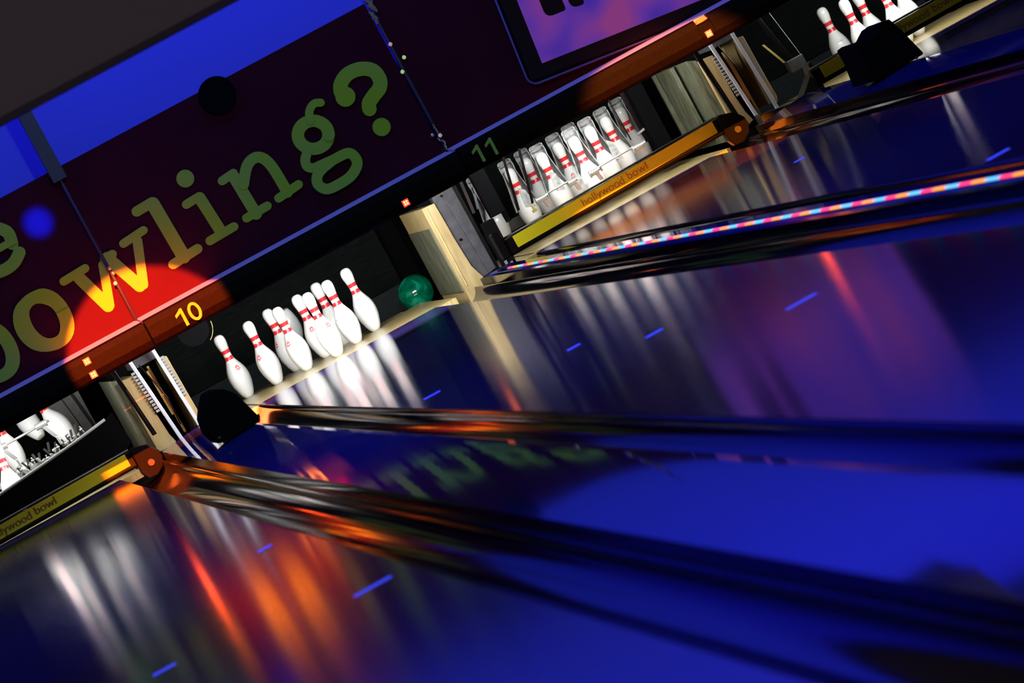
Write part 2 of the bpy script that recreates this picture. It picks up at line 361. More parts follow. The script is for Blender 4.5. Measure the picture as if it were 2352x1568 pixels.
for k, n in enumerate((9, 10, 11, 12)):
    x0, x1 = SEAM[k] + 0.003, SEAM[k + 1] - 0.003
    dz = [-0.004, 0.0, 0.008, 0.012][k]
    mu = empty('mask_unit', (0, 21.15, 0), mlab[n], 'fascia', 'lane fascias')
    prof = [(0.02, 0.552), (0.0, 0.566), (-0.012, 0.60), (-0.012, 0.66), (0.0, 0.692), (0.012, 0.700), (0.06, 0.700), (0.06, 0.552)]
    prof = [(y, z + dz) for y, z in prof]
    if n == 11:
        m = MB().prism_yz(prof, x0, 4.657); m.prism_yz([(y, min(z, 0.672 + dz)) for y, z in prof], 4.657, 4.731); m.prism_yz(prof, 4.731, x1)
    else: m = MB().prism_yz(prof, x0, x1)
    m.build('housing', M['mask'], mu, bevel=0.002)
    MB().prism_yz([(0.062, 0.684 + dz), (0.345 if n < 11 else 0.275, 0.694 + dz), (0.345 if n < 11 else 0.275, 0.715 + dz), (0.062, 0.6985 + dz)], x0, x1).build('ledge', M['ledge'], mu)['label'] = 'pale top ledge catching blue light'
    MB().box(x0, x1, 0.058, 0.064, 0.5515 + dz, 0.557 + dz).build('lower_lip', M['darkgrey'], mu)
    for ch, x, w, z in {10: (('1', 1.690, 0.042, 0.619), ('0', 1.762, 0.062, 0.619)), 11: (('1', 3.372, 0.042, 0.633), ('1', 3.446, 0.042, 0.633))}.get(n, ()):
        st_ = MB(); hh = 0.040
        if ch == '1': ps = [[(x + .004, z - hh - .006), (x + .020, z - hh - .006), (x + .020, z + hh + .006), (x + .006, z + hh + .006)], [(x - .024, z + .010), (x - .024, z + .025), (x + .012, z + hh + .006), (x + .012, z + hh - .012)]]
        else:
            a_ = [(x + .025 * math.cos(t), z + hh * math.sin(t)) for t in (2 * PI * q / 28 for q in range(29))]; ps = stroke(a_, 0.0145)
        for q, p_ in enumerate(ps): st_.prism_xz(p_, -0.0165 - 0.00006 * q, -0.0115)
        st_.build('digit', M['letter'], mu)
    cl = {9: [(1.181, 0.654), (1.179, 0.582)], 10: [(2.938, 0.592)], 11: [(4.692, 0.613)], 12: []}[n]
    for cx, cz in cl: 
        h = led_cluster(mu, cx, cz)
    if n == 11: MB().prism_xz([(4.664, 0.681), (4.672, 0.700), (4.716, 0.704), (4.726, 0.684), (4.708, 0.6815), (4.69, 0.681)], 0.0, 0.04).build('status_lens', M['glow_lens'], mu)
for o in [o for o in bpy.data.objects if o.name.startswith(('status_light',))]: o.location.y = -0.011

# ------------------------------------------------------------------ graphic panels with lettering
gp = {9: 'dark maroon wall panel with green letters at the far left', 10: 'dark maroon wall panel with green letters wling and a question mark', 11: 'dark maroon wall panel behind the purple screen',
      12: 'dark maroon wall panel beyond the purple screen at the top right'}
GP = {}
for k, n in enumerate((9, 10, 11, 12)):
    o = MB().box(SEAM[k] + 0.006, SEAM[k + 1] - 0.006, 21.50, 21.53, 0.71, 1.562).build('graphic_panel', M['wall'], bevel=0.002)
    tag(o, gp[n], 'wall panel', 'maroon wall panels'); GP[n] = o
YL = 21.495
def letter(name, polys, owner, y=YL):
    m = MB()
    for q, p in enumerate(polys): m.prism_xz(p, y - 0.00012 * q, y + 0.007)
    return m.build(name, M['letter'], GP[owner])
def ringpoly(outer, inner):
    o = smooth(outer, 4, True); i = smooth(inner, 4, True)
    import math as mm
    cx = sum(p[0] for p in i) / len(i); cz = sum(p[1] for p in i) / len(i)
    def res(ps):
        r = []
        for k in range(40):
            t = 2 * PI * k / 40; best = None
            for a, b in zip(ps, ps[1:] + ps[:1]):
                # ray / segment
                dx, dz = math.cos(t), math.sin(t); ex, ez = b[0] - a[0], b[1] - a[1]; den = dx * ez - dz * ex
                if abs(den) < 1e-12: continue
                s_ = ((a[0] - cx) * ez - (a[1] - cz) * ex) / den; q = ((a[0] - cx) * dz - (a[1] - cz) * dx) / den
                if s_ > 0 and -1e-6 <= q <= 1 + 1e-6: best = s_ if best is None else max(best, s_)
            r.append((cx + math.cos(t) * (best or .05), cz + math.sin(t) * (best or .05)))
        return r
    A, B = res(o), res(i); return [[A[k], A[(k + 1) % 40], B[(k + 1) % 40], B[k]] for k in range(40)]
O_OUT = [(1.188, 1.066), (1.232, 1.014), (1.251, 0.935), (1.24, 0.852), (1.2, 0.791), (1.132, 0.766), (1.051, 0.782), (0.993, 0.827), (0.964, 0.898), (0.969, 0.978), (1.009, 1.045), (1.08, 1.076), (1.137, 1.079)]
O_IN = [(1.144, 1.003), (1.176, 0.962), (1.18, 0.905), (1.166, 0.858), (1.139, 0.83), (1.099, 0.832), (1.067, 0.862), (1.051, 0.92), (1.058, 0.978), (1.078, 1.008), (1.111, 1.018)]
letter('letter_o', ringpoly(O_OUT, O_IN), 9)
sh = lambda ps, dx, dz: [(x + dx, z + dz) for x, z in ps]
bl = ringpoly(sh(O_OUT, -.313, -.013), sh(O_IN, -.313, -.013)) + [[(0.62, 1.27), (0.72, 1.27), (0.72, 0.77), (0.65, 0.77)], [(0.58, 1.22), (0.70, 1.27), (0.58, 1.27)]]
letter('letter_b', bl, 9)
eo = []
for a in ([(1.155, 1.335), (1.16, 1.40), (1.10, 1.455), (1.035, 1.455), (0.96, 1.42), (0.925, 1.355), (0.95, 1.285), (1.03, 1.243), (1.11, 1.245), (1.165, 1.28)],):
    eo += stroke(smooth(a, 4), 0.062)
eo += stroke([(0.94, 1.345), (1.17, 1.345)], 0.036); letter('letter_e', eo, 9)
ST = {
 'w': [([(1.365, 1.032), (1.425, 0.838)], 0.0608), ([(1.434, 0.836), (1.500, 1.03)], 0.0456), ([(1.537, 1.050), (1.611, 0.851)], 0.0608), ([(1.63, 0.848), (1.708, 1.054)], 0.0486), ([(1.290, 1.05), (1.414, 1.057)], 0.0425), ([(1.64, 1.075), (1.760, 1.086)], 0.0425), ([(1.520, 1.055), (1.568, 1.055)], 0.0425)],
 'l': [([(1.775, 1.184), (1.864, 1.188)], 0.0517), ([(1.864, 1.18), (1.874, 0.875)], 0.0681), ([(1.809, 0.867), (1.954, 0.877)], 0.0486)],
 'i': [([(2.01, 1.098), (2.075, 1.102)], 0.0446), ([(2.084, 1.096), (2.098, 0.896)], 0.0587), ([(2.027, 0.883), (2.167, 0.888)], 0.0446)],
 'n': [([(2.224, 1.117), (2.292, 1.124)], 0.0446), ([(2.285, 1.111), (2.295, 0.891)], 0.0587), ([(2.243, 0.896), (2.364, 0.9)], 0.0446), ([(2.310, 1.052), (2.368, 1.122), (2.42, 1.141), (2.457, 1.121), (2.477, 1.068), (2.483, 0.989), (2.485, 0.913)], 0.0564), ([(2.432, 0.907), (2.553, 0.92)], 0.0446)],
 'g': [([(2.805, 1.067), (2.787, 1.046), (2.762, 1.034), (2.732, 1.033), (2.703, 1.042), (2.68, 1.06), (2.665, 1.086), (2.661, 1.114), (2.669, 1.14), (2.687, 1.161), (2.713, 1.173), (2.742, 1.175), (2.771, 1.166), (2.794, 1.147), (2.809, 1.122), (2.813, 1.094), (2.805, 1.067)], 0.0629), ([(2.756, 1.174), (2.777, 1.218), (2.814, 1.239), (2.846, 1.228)], 0.0411), ([(2.666, 1.04), (2.639, 1.01), (2.636, 0.973), (2.681, 0.944)], 0.0484), ([(2.674, 0.952), (2.76, 0.946), (2.846, 0.941), (2.868, 0.899), (2.854, 0.862), (2.798, 0.831), (2.716, 0.825), (2.665, 0.833), (2.639, 0.867), (2.646, 0.901), (2.678, 0.928), (2.76, 0.946)], 0.0532)],
 'q': [([(2.964, 1.229), (2.983, 1.263), (3.036, 1.29), (3.105, 1.283), (3.158, 1.247), (3.168, 1.192), (3.147, 1.154), (3.102, 1.133), (3.062, 1.111), (3.05, 1.084)], 0.0725)]}
def disc(x, z, r): return [(x + r * math.cos(2 * PI * k / 24), z + r * math.sin(2 * PI * k / 24)) for k in range(24)]
for kx, nm in (('w', 'letter_w'), ('l', 'letter_l'), ('i', 'letter_i'), ('n', 'letter_n'), ('g', 'letter_g'), ('q', 'question_mark')):
    ps = []
    for pts, w in ST[kx]: ps += stroke(smooth(pts, 4) if len(pts) > 2 else pts, w)
    if kx == 'i': ps.append(disc(2.067, 1.214, 0.0446))
    if kx == 'q': ps += [disc(3.061, 0.976, 0.0459), disc(2.972, 1.196, 0.0508)]
    letter(nm, ps, 10)
# dark round disc hung in front of the panel top
dk = MB().disc_y(2.405, 1.505, 0.095, 21.462, 21.494, 36).build('round_disc', M['dead'], bevel=0.004)
tag(dk, 'dark round disc standing up over the panel edge above the letters i and n', 'disc')
# tilted screen
scr = empty('tilted_screen', (3.928, 21.44, 0.875), 'purple and blue cloudy screen in a dark frame at the top, tilted', 'screen')
scr.rotation_euler = (0, math.radians(6.5), 0)
MB().box(-0.085, 1.25, 0.0, 0.05, -0.072, 0.78).build('screen_frame', M['screenframe'], scr, bevel=0.012)
MB().box(0.0, 1.15, -0.006, 0.0, 0.0, 0.68).build('picture', M['screen'], scr)
m = MB()
r = 0.05; cpts = [(-0.10, 0.8)] + [(-0.10 + r - r * math.cos(t), -0.085 + r - r * math.sin(t)) for t in (0, PI / 8, PI / 4, 3 * PI / 8, PI / 2)] + [(1.25, -0.085)]
m.tube([(x, 0.01, z) for x, z in cpts], 0.0055, 8); m.build('edge_line', M['frameline'], scr)
m = MB()
for x0, x1, z0 in ((0.105, 0.215, 0.205), (0.243, 0.315, 0.200)):
    rr = 0.035; pts = [(x0, 0.66), (x0, z0 + rr)] + [(x0 + rr - rr * math.cos(t), z0 + rr - rr * math.sin(t)) for t in (PI / 6, PI / 3, PI / 2)]
    pts += [(x1 - 0.008, z0 + 0.008 * 0), (x1, z0 + 0.01), (x1, 0.66)]
    m.prism_xz(pts, -0.010, -0.006)
m.build('dark_letter_stem', M['screenframe'], scr)
# seam poles with little lights
for k, (x, zt) in enumerate(((1.513, 2.35), (3.292, 1.75))):
    lab = ['thin violet pole over the panel seam between the letters o and w', 'thin pole with foil and small lights between the question mark and the purple screen', 'thin pole at the panel seam past the right edge of the purple screen'][k]
    p = empty('seam_pole', (x, 21.46, 0.70), lab, 'pole', 'poles on the panel seams')
    MB().tube([(0, 0, 0.0), (0.002, 0, 0.25), (0.0, 0, 0.5), (0, 0, zt - 0.70)], 0.009, 8).build('pole', M['pole'], p)
    if k == 0:
        MB().box(-0.036, 0.036, -0.02, 0.03, 0.80, 1.65).build('wide_strip', M['pole'], p)
    spots = {0: [(0.008, 0.27, 'foil'), (-.006, .22, 'fairy_warm'), (.004, .30, 'brass')], 1: [(0.03, 0.53, 'fairy_green'), (-.012, .47, 'fairy_green'), (.0, .62, 'fairy_warm'), (.004, .10, 'fairy_warm'), (-.03, .12, 'led_small')], 2: []}[k]
    for dx, dz, mm_ in spots:
        mm_ = 'foil' if mm_ == 'led_small' else mm_
        m = MB(); m.lathe([(0.0005, -0.011), (0.008, -0.006), (0.011, 0.0), (0.008, 0.007), (0.0005, 0.012)], 10)
        m.build('small_bulb', M[mm_], p, (dx, -0.018, dz))
    if k == 1:
        m = MB(); random.seed(3)
        for j in range(16):
            z = 0.74 + 0.011 * j; dx = random.uniform(-.018, .018)
            m.bar((dx, -0.02, z), (dx + random.uniform(-.02, .02), -0.028, z + 0.03), 0.012, 0.004)
        m.build('foil_tinsel', M['foil'], p); m = MB()
        for j in range(8):
            z = 0.02 + 0.018 * j; dx = random.uniform(-.012, .012)
            m.bar((dx, -0.02, z), (dx + random.uniform(-.01, .01), -0.024, z + 0.02), 0.007, 0.004)
        m.build('foil_tinsel', M['foil'], p)

# ------------------------------------------------------------------ bowling pins
IN = 0.0254
PR = [(0.0, 0.0), (0.90, 0.0), (1.015, 0.06), (1.13, 0.30), (1.415, 0.75), (1.72, 1.5), (1.95, 2.25), (2.13, 2.8), (2.2555, 3.375), (2.383, 4.5), (2.38, 4.9), (2.28, 5.875), (2.1, 6.6), (1.8535, 7.25), (1.53, 7.95), (1.235, 8.625),
      (1.08, 9.0), (0.9825, 9.375), (0.92, 9.7), (0.8985, 10.0), (0.905, 10.35), (0.9345, 10.875), (1.0475, 11.75), (1.2025, 12.625), (1.26, 13.1), (1.2735, 13.5), (1.24, 13.95), (1.13, 14.35), (0.93, 14.68), (0.62, 14.9), (0.3, 14.98), (0.0, 15.0)]
def rad(z):
    for (r0, z0), (r1, z1) in zip(PR, PR[1:]):
        if z0 <= z <= z1 and z1 > z0: return r0 + (r1 - r0) * (z - z0) / (z1 - z0)
    return 0
BANDS = ((9.05, 9.9), (10.6, 11.45))
def pin_profile():
    zs = set(z for r, z in PR if z > 0.3)
    for a, b in BANDS: zs |= {a, b, (a + b) / 2, a + .22, b - .22}
    zs = sorted(zs)
    return [(0.0001, 0.0), (0.9, 0.0), (1.015, 0.06)] + [(max(rad(z), .0001), z) for z in zs]
PP = pin_profile()
def pin_mi(i, k):
    z = (PP[i][1] + PP[i + 1][1]) / 2
    for j, (a, b) in enumerate(BANDS):
        if a < z < b:
            if j == 0 and k % 8 == 4: return 0 if abs(z - (a + b) / 2) > .12 else 1
            return 1
    return 0
_m = MB(); _m.lathe([(r * IN, z * IN) for r, z in PP], 40, mis=pin_mi)
pin0 = _m.build('bowling_pin', [M['pin'], M['red']])
def surf_patch(shape, z0, a0, m, name, parent):
    # a small printed mark lying on the belly; shape = list of quads in (across, up) inches
    k = MB()
    for q in shape:
        if len(q) == 3: q = [q[0], q[1], q[2], q[2]]
        NU, NV = 8, 5; g = []
        for iu in range(NU + 1):
            for iv in range(NV + 1):
                s_, t_ = iu / NU, iv / NV
                du = (1 - s_) * ((1 - t_) * q[0][0] + t_ * q[3][0]) + s_ * ((1 - t_) * q[1][0] + t_ * q[2][0])
                dv = (1 - s_) * ((1 - t_) * q[0][1] + t_ * q[3][1]) + s_ * ((1 - t_) * q[1][1] + t_ * q[2][1])
                z = z0 + dv; r = rad(z) + 0.035; a = a0 + du / r
                g.append((r * math.cos(a) * IN, r * math.sin(a) * IN, z * IN))
        k.add(g, [(iu * (NV + 1) + iv, (iu + 1) * (NV + 1) + iv, (iu + 1) * (NV + 1) + iv + 1, iu * (NV + 1) + iv + 1) for iu in range(NU) for iv in range(NV)])
    return k.build(name, m, parent)
RED_MARK = [[(-.5, 0), (-.2, 0), (0, .9)], [(.5, 0), (.2, 0), (0, .9)], [(-.35, .25), (.35, .25), (.3, .4), (-.3, .4)], [(-.6, -.35), (.6, -.35), (.6, -.18), (-.6, -.18)], [(-.3, -.6), (.3, -.6), (.3, -.48), (-.3, -.48)]]
BLUE_MARK = [[(-.9, 0), (-.3, .05), (-.3, .14), (-.9, .1)], [(-.3, .05), (.9, .2), (.9, .28), (-.3, .14)], [(-.06, .2), (.06, .2), (0, .62)], [(-.5, -.16), (.6, -.1), (.6, -.04), (-.5, -.1)], [(-.3, -.36), (.2, -.32), (.2, -.26), (-.3, -.3)]]
first = [True]
def place_pin(x, y, z, label, group, mark=None, ang=-PI / 2, tilt=(0, 0), rz=0.0):
    if first[0]: p = pin0; first[0] = False
    else: p = pin0.copy(); col.objects.link(p)
    p.location = (x, y, z); p.rotation_euler = (tilt[0], tilt[1], rz)
    tag(p, label, 'bowling pin', group)
    if mark == 'red': surf_patch(RED_MARK, 6.9, ang, M['red'], 'printed_mark', p)
    if mark == 'blue': surf_patch(BLUE_MARK, 6.3, ang, M['bluelogo'], 'printed_mark', p)
    return p
PO = {1: (0, 0), 2: (-.1524, .264), 3: (.1524, .264), 4: (-.3048, .528), 5: (0, .528), 6: (.3048, .528), 7: (-.457, .792), 8: (-.1524, .792), 9: (.1524, .792), 10: (.457, .792)}
L10 = {1: ('brightest front pin of the standing pins under number 10, overlapping the one at its left', 'red', -1.1), 2: ('bright pin left of the front pin, second row of the number 10 lane', 'red', -2.35),
       3: ('bright pin right of the front pin with a faint blue mark', 'blue', -2.3), 4: ('second pin from the left on the number 10 lane, with a red mark', 'red', -2.3),
       5: ('pin showing its head just left of the front pin, body behind it', 'red', -1.8), 6: ('rightmost standing pin of the number 10 lane, blue mark, nearest the green ball', 'blue', -1.8),
       7: ('leftmost standing pin of the number 10 lane, beside the black hood', 'red', -1.3), 8: ('greyer pin behind the third head from the left on the number 10 lane', 'red', -2.6),
       9: ('greyer pin half hidden behind the blue marked bright pin on the number 10 lane', None, 0)}
XH = 2.475
for k, (dx, dy) in PO.items():
    if k == 10: continue
    lab, mk, an = L10[k]; place_pin(XH + dx, 22.9 + dy, 0.0, lab, 'standing pins on lane 10', mk, an, rz=0)
place_pin(2.475, 24.33, 0.311, 'grey knocked over pin standing base up in the shade behind the standing pins', 'standing pins on lane 10', None, tilt=(PI + 0.2, 0.08))
c = LANES[11]
L11 = {1: 'brightest raised pin in the middle of the lane 11 rack, in front of another', 2: 'raised pin of lane 11 left of the brightest, between two steel brackets', 3: 'raised pin of lane 11 right of the brightest, behind the steel rod end',
       4: 'raised pin of lane 11 behind the left black rods, third head from the left', 5: 'raised pin of lane 11 hidden behind the brightest one, only its cup top showing', 6: 'raised pin of lane 11, second head from the right, over the steel rod',
       7: 'raised pin at the far left of lane 11, only its lower body showing', 8: 'raised pin of lane 11 between the two slanting black rods', 9: 'raised pin of lane 11 just right of centre, head level with its cup',
       10: 'rightmost raised pin of lane 11, at the right end of the steel rod'}
L11[4] = 'leftmost raised head of lane 11, crossed by a slanting black rod'; L11[8] = 'greyer raised pin of lane 11 between the two slanting black rods'; L11[2] = 'raised pin of lane 11, third head from the left, over the left bracket'
L11[5] = 'raised pin of lane 11, fourth head from the left, above the left rod end'; L11[9] = 'raised pin of lane 11 mostly hidden behind the brightest one, cup top showing'; L11[3] = 'raised pin of lane 11, next head right of the brightest'
for k, (dx, dy) in PO.items(): place_pin(c + dx, 22.92 + dy, 0.052, L11[k], 'raised pins on lane 11', 'red' if k in (2, 5) else ('blue' if k == 3 else None), -PI / 2 - .1)
c = LANES[12]
for k, lab, mk in ((8, 'leftmost visible pin of the top right lane, greyer with a blue mark', 'blue'), (2, 'bright second pin from the left at the top right lane', None),
                   (5, 'greyer third pin at the top right lane, just behind the black hood top', 'blue'), (1, 'bright pin cut by the top edge of the picture, right above the black hood', None), (3, 'far right pin of the top right lane, mostly out of the picture', None)):
    place_pin(c + PO[k][0], 22.92 + PO[k][1], 0.0, lab, 'pins on the top right lane', mk, -1.5)
c = LANES[9]
for x, y, z, tx, ty, lab in ((1.035, 23.3, 0.262, -0.35, -0.25, 'tipped greyish pin in the bottom left machine, right of the steel rod'),
                         (0.72, 22.9, 0.23, -1.45, 0.30, 'blown out white pin end lying under the steel rod in the bottom left machine'),
                         (0.60, 22.60, 0.10, -0.2, 0.1, 'big bright pin cut by the left edge of the picture'),
                         (0.90, 23.5, 0.36, -0.5, -.2, 'small greyish pin behind the steel rod end in the bottom left machine'),
                         (0.72, 23.4, 0.24, 0, 0.0, 'raised pin with a red band at the very left edge above the steel rod')):
    place_pin(x, y, z, lab, 'pins in the bottom left machine', None, tilt=(tx, ty))

# ------------------------------------------------------------------ green ball
m = MB(); m.lathe([(max(0.105 * math.sin(PI * k / 24), 1e-4), -0.105 * math.cos(PI * k / 24)) for k in range(25)], 48)
ball = m.build('bowling_ball', M['marble'], None, (3.172, 24.2, 0.041)); ball.rotation_euler = (0.6, 0.9, 0.3)
tag(ball, 'green marbled bowling ball with orange streaks right of the standing pins', 'bowling ball')

# ------------------------------------------------------------------ pit backs: curtain above, cushion plank below
for n, c in LANES.items():
    where = {9: 'the bottom left lane', 10: 'the number 10 lane', 11: 'the number 11 lane', 12: 'the top right lane'}[n]
    hw = 0.66 if n != 10 else 0.74
    cc = c if n != 10 else 2.44
    m = MB(); N = 24
    vs = []; fs = []
    for j in range(N + 1):
        x = cc - hw + 2 * hw * j / N; y = 24.60 + 0.006 * math.sin(j * 1.7)
        vs += [(x, y, 0.118), (x, y - .01, 0.70), (x, y + 0.02, 0.118), (x, y + 0.02, 0.70)]
    for j in range(N):
        a = 4 * j; b = a + 4; fs += [(a, b, b + 1, a + 1), (a + 2, a + 3, b + 3, b + 2), (a, a + 2, b + 2, b), (a + 1, b + 1, b + 3, a + 3)]
    m.add(vs, fs); o = m.build('pit_curtain', M['curtain']); tag(o, 'black curtain at the back of %s' % where, 'curtain', 'pit curtains')
    o = MB().box(cc - hw, cc + hw, 24.63, 24.70, -0.135, 0.135).build('cushion_board', M['cushion'], bevel=0.006); tag(o, 'dark grey cushion board low behind the pins of %s' % where, 'board', 'pit cushion boards')
    o = MB().box(cc - hw, cc + hw, 23.9, 24.62, -0.139, -0.066).build('pit_carpet', M['pit']); tag(o, 'black carpet of the ball pit behind the deck of %s' % where, 'carpet', 'pit carpets')

# ------------------------------------------------------------------ kickbacks (walls between the pin decks)
k = empty('kickback', (3.185, 22.5, 0), 'cream edged kickback with a worn olive plate and grey flank right of the green ball', 'kickback', 'kickbacks')
MB().prism_xz([(0.0, -0.10), (0.0, 0.49), (0.075, 0.485), (0.082, 0.25), (0.092, 0.10), (0.12, 0.02), (0.11, -0.10)], 0.0, 0.9).build('side_board', M['cream'], k, bevel=0.003)['label'] = 'cream wooden board'
MB().box(-0.008, -0.0005, 0.06, 0.86, 0.0, 0.375).build('kickplate', M['olive'], k)['label'] = 'scuffed olive grey plate'
MB().box(0.018, 0.024, -0.004, 0.0, 0.02, 0.48).build('edge_strip', M['deck'], k)
MB().prism_xz([(0.080, 0.02), (0.078, 0.50), (0.088, 0.535), (0.13, 0.53), (0.16, 0.02)], 0.012, 0.06).prism_xz([(0.13, 0.53), (0.16, 0.02), (0.205, 0.03), (0.20, 0.52)], 0.012, 0.5).build('grey_flank', M['greymetal'], k, bevel=0.003)['label'] = 'grey sheet metal flank'
MB().box(0.115, 0.20, 0.92, 2.10, -0.10, 0.70).build('rear_wall', M['dead'], k)
MB().box(0.205, 0.235, 0.1, 0.6, -0.1, 0.70).build('machine_post', M['black'], k)
MB().tube([(0.125, 0.01, 0.50), (0.128, 0.003, 0.50)], 0.006, 8).tube([(0.11, 0.01, 0.25), (0.105, 0.003, 0.25)], 0.007, 8).build('bolt', M['blackgloss'], k)

def rod_with_rack(par, a, b, side, y, pink=False):
    m = MB(); m.bar((a[0], y, a[1]), (b[0], y, b[1]), 0.019, 0.02); r = m.build('lift_tube', M['alu'], par, bevel=0.002)
    m = MB(); n = 13
    for j in range(n):
        t = (0.16 + 0.50 * j / n); x = a[0] + (b[0] - a[0]) * t; z = a[1] + (b[1] - a[1]) * t
        m.box(x + side * 0.021 - 0.010, x + side * 0.021 + 0.010, y - 0.006, y + 0.006, z - 0.0065, z + 0.0065)
    m.build('toothed_rack', M['rack'], r)
def kick_pair(X, where, z0a, z0b, ztop, dx=0.0):
    k = empty('kickback', (X, 22.55, 0), where, 'kickback', 'kickbacks')
    # left bar with flared foot
    MB().prism_xz([(-0.125, z0a), (-0.130, ztop), (-0.045, ztop - 0.006), (-0.042, 0.22), (-0.032, z0a + 0.05), (-0.015, z0a - 0.01), (-0.07, z0a - 0.03)], 0.02, 0.9).build('left_board', M['cream'], k, bevel=0.004)['label'] = 'cream wooden board'
    MB().prism_xz([(-0.178, 0.02), (-0.18, ztop + 0.03), (-0.133, ztop + 0.01), (-0.127, 0.02)], 0.06, 0.88).build('kickplate', M['olive'], k)['label'] = 'scuffed olive grey plate'
    MB().prism_xz([(0.115, z0b), (0.118, ztop + 0.012), (0.150, ztop + 0.006), (0.156, 0.2), (0.160, z0b + 0.02), (0.148, z0b - 0.01)], 0.02, 0.9).build('right_board', M['cream'], k, bevel=0.004)['label'] = 'cream wooden board'
    MB().box(-0.03, 0.11, 0.5, 0.54, 0.0, 0.72).build('inner_panel', M['dead'], k)
    MB().box(-0.035, 0.115, 0.06, 0.50, ztop + 0.02, 0.70).build('top_plate', M['greymetal'], k)
    rod_with_rack(k, (-0.036, 0.53), (0.012, 0.03), -1, 0.01)
    rod_with_rack(k, (0.100, 0.53), (0.128, 0.05), 1, 0.01)
    MB().bar((0.045, 0.15, ztop), (0.055, 0.13, 0.05), 0.012, 0.02).bar((0.030, 0.12, ztop - .02), (0.040, 0.12, 0.16), 0.01, 0.02).build('brass_guide', M['brass'], k)
    MB().tube([(0.0, 0.02, ztop + 0.03), (0.03, 0.0, ztop - 0.1), (0.05, 0.0, 0.25), (0.045, 0.01, 0.1)], 0.004, 6).build('cable', M['blackgloss'], k)
    MB().box(-0.13, 0.16, 0.92, 2.05, -0.10, 0.70).build('rear_wall', M['dead'], k)
    MB().bar((-0.145, -0.06, 0.56), (-0.105, -0.06, 0.12), 0.024, 0.03).bar((-0.128, -0.085, 0.40), (-0.108, -0.085, 0.13), 0.004, 0.01).build('sweep_arm', M['blackgloss'], k, bevel=0.003)
    return k
KP10 = kick_pair(1.490, 'pair of cream boards with two toothed lift tubes left of the number 10 lane', 0.03, 0.05, 0.445)
kick_pair(5.020, 'pair of cream boards with toothed lift tubes right of the lane 11 name strip', 0.07, 0.09, 0.475)
# inner worn board at the right of lane 11
w = MB().box(4.775, 4.80, 23.3, 23.33, 0.05, 0.505).box(4.80, 4.825, 22.9, 23.34, 0.05, 0.505).build('scuffed_board', M['olive'], bevel=0.003)
tag(w, 'scuffed grey brown board at the right end of the raised pins of lane 11', 'board')

# ------------------------------------------------------------------ sweep bars with lit name panels
def sweep(loc, ang, L, label, arm_right=True, arm_left=False, txt=0.5, upper=0.035, cut=False):
    s = empty('sweep_bar', loc, label, 'sweep bar', 'sweep bars'); s.rotation_euler = (0, -ang, 0)
    x1 = L + 0.03
    m = MB(); m.prism_yz([(0.004, -0.058), (0.0, -0.045), (0.004, 0.032), (0.018, upper), (0.06, upper), (0.06, -0.058)], -0.055, x1)
    m.build('beam', M['blackgloss'], s, bevel=0.003)
    MB().box(0, L, -0.004, 0.002, -0.033, 0.033).build('name_panel', M['yellow'], s)['label'] = 'yellow green strip with thin lettering'
    text_mesh('lettering', 'hollywood', 0.062, 0.252, 0.0008, M['panelink'], s, (L * txt - 0.076, -0.0052, -0.001), (PI / 2, 0, 0), -0.0009)
    text_mesh('lettering', 'bowl', 0.062, 0.118, 0.0008, M['panelink'], s, (L * txt + 0.137, -0.0052, 0.004), (PI / 2, 0, 0), -0.0009)
    if arm_right:
        m = MB(); m.prism_xz([(L + 0.03, upper), (L + 0.05, upper + 0.01), (L + 0.13, 0.02), (L + 0.165, -0.03), (L + 0.17, -0.07), (L + 0.15, -0.115), (L + 0.10, -0.145), (L + 0.05, -0.14), (L + 0.03, -0.10)], -0.01, 0.07)
        m.build('arm_end', M['blackgloss'], s, bevel=0.006)
        MB().disc_y(L + 0.10, -0.07, 0.018, -0.02, -0.01, 16).build('pivot_bolt', M['black'], s)
    if arm_left:
        MB().box(-0.10, -0.052, -0.01, 0.07, -0.055, 0.10).build('arm_end', M['blackgloss'], s, bevel=0.006)
    m = MB(); m.tube([(-0.05, 0.03, upper + 0.008), (x1, 0.03, upper + 0.008)], 0.006, 8); m.build('top_rail', M['black'], s)
    return s
sweep((3.512, 22.3, 0.110), math.radians(1.25), 1.230, 'black sweep bar with green to orange name strip in front of lane 11 raised pins', True, True, 0.498)
s9 = sweep((-0.045, 22.3, 0.062), math.radians(0.9), 1.232, 'black sweep bar with a green to orange name strip at the bottom left edge', True, True, 0.498)
sweep((5.395, 22.3, 0.120), math.radians(0.8), 1.23, 'black sweep bar with green name strip at the top right, behind the black hood', False, False, 0.498)
# lowered dark apron of lane 9
ap = MB().prism_xz([(-0.1, 0.105), (-0.1, 0.16), (0.25, 0.19), (0.54, 0.235), (0.80, 0.262), (1.0, 0.285), (1.19, 0.315), (1.24, 0.33), (1.26, 0.15), (1.2, 0.12)], 22.42, 22.45)
apo = ap.build('machine_apron', M['dead']); tag(apo, 'black apron above the name strip at the bottom left', 'apron')
MB().tube([(-0.1, 22.415, 0.163), (0.25, 22.415, 0.192), (0.54, 22.415, 0.238), (0.80, 22.415, 0.265), (1.0, 22.415, 0.288), (1.19, 22.415, 0.317)], 0.008, 8).build('rim', M['rack'], apo)

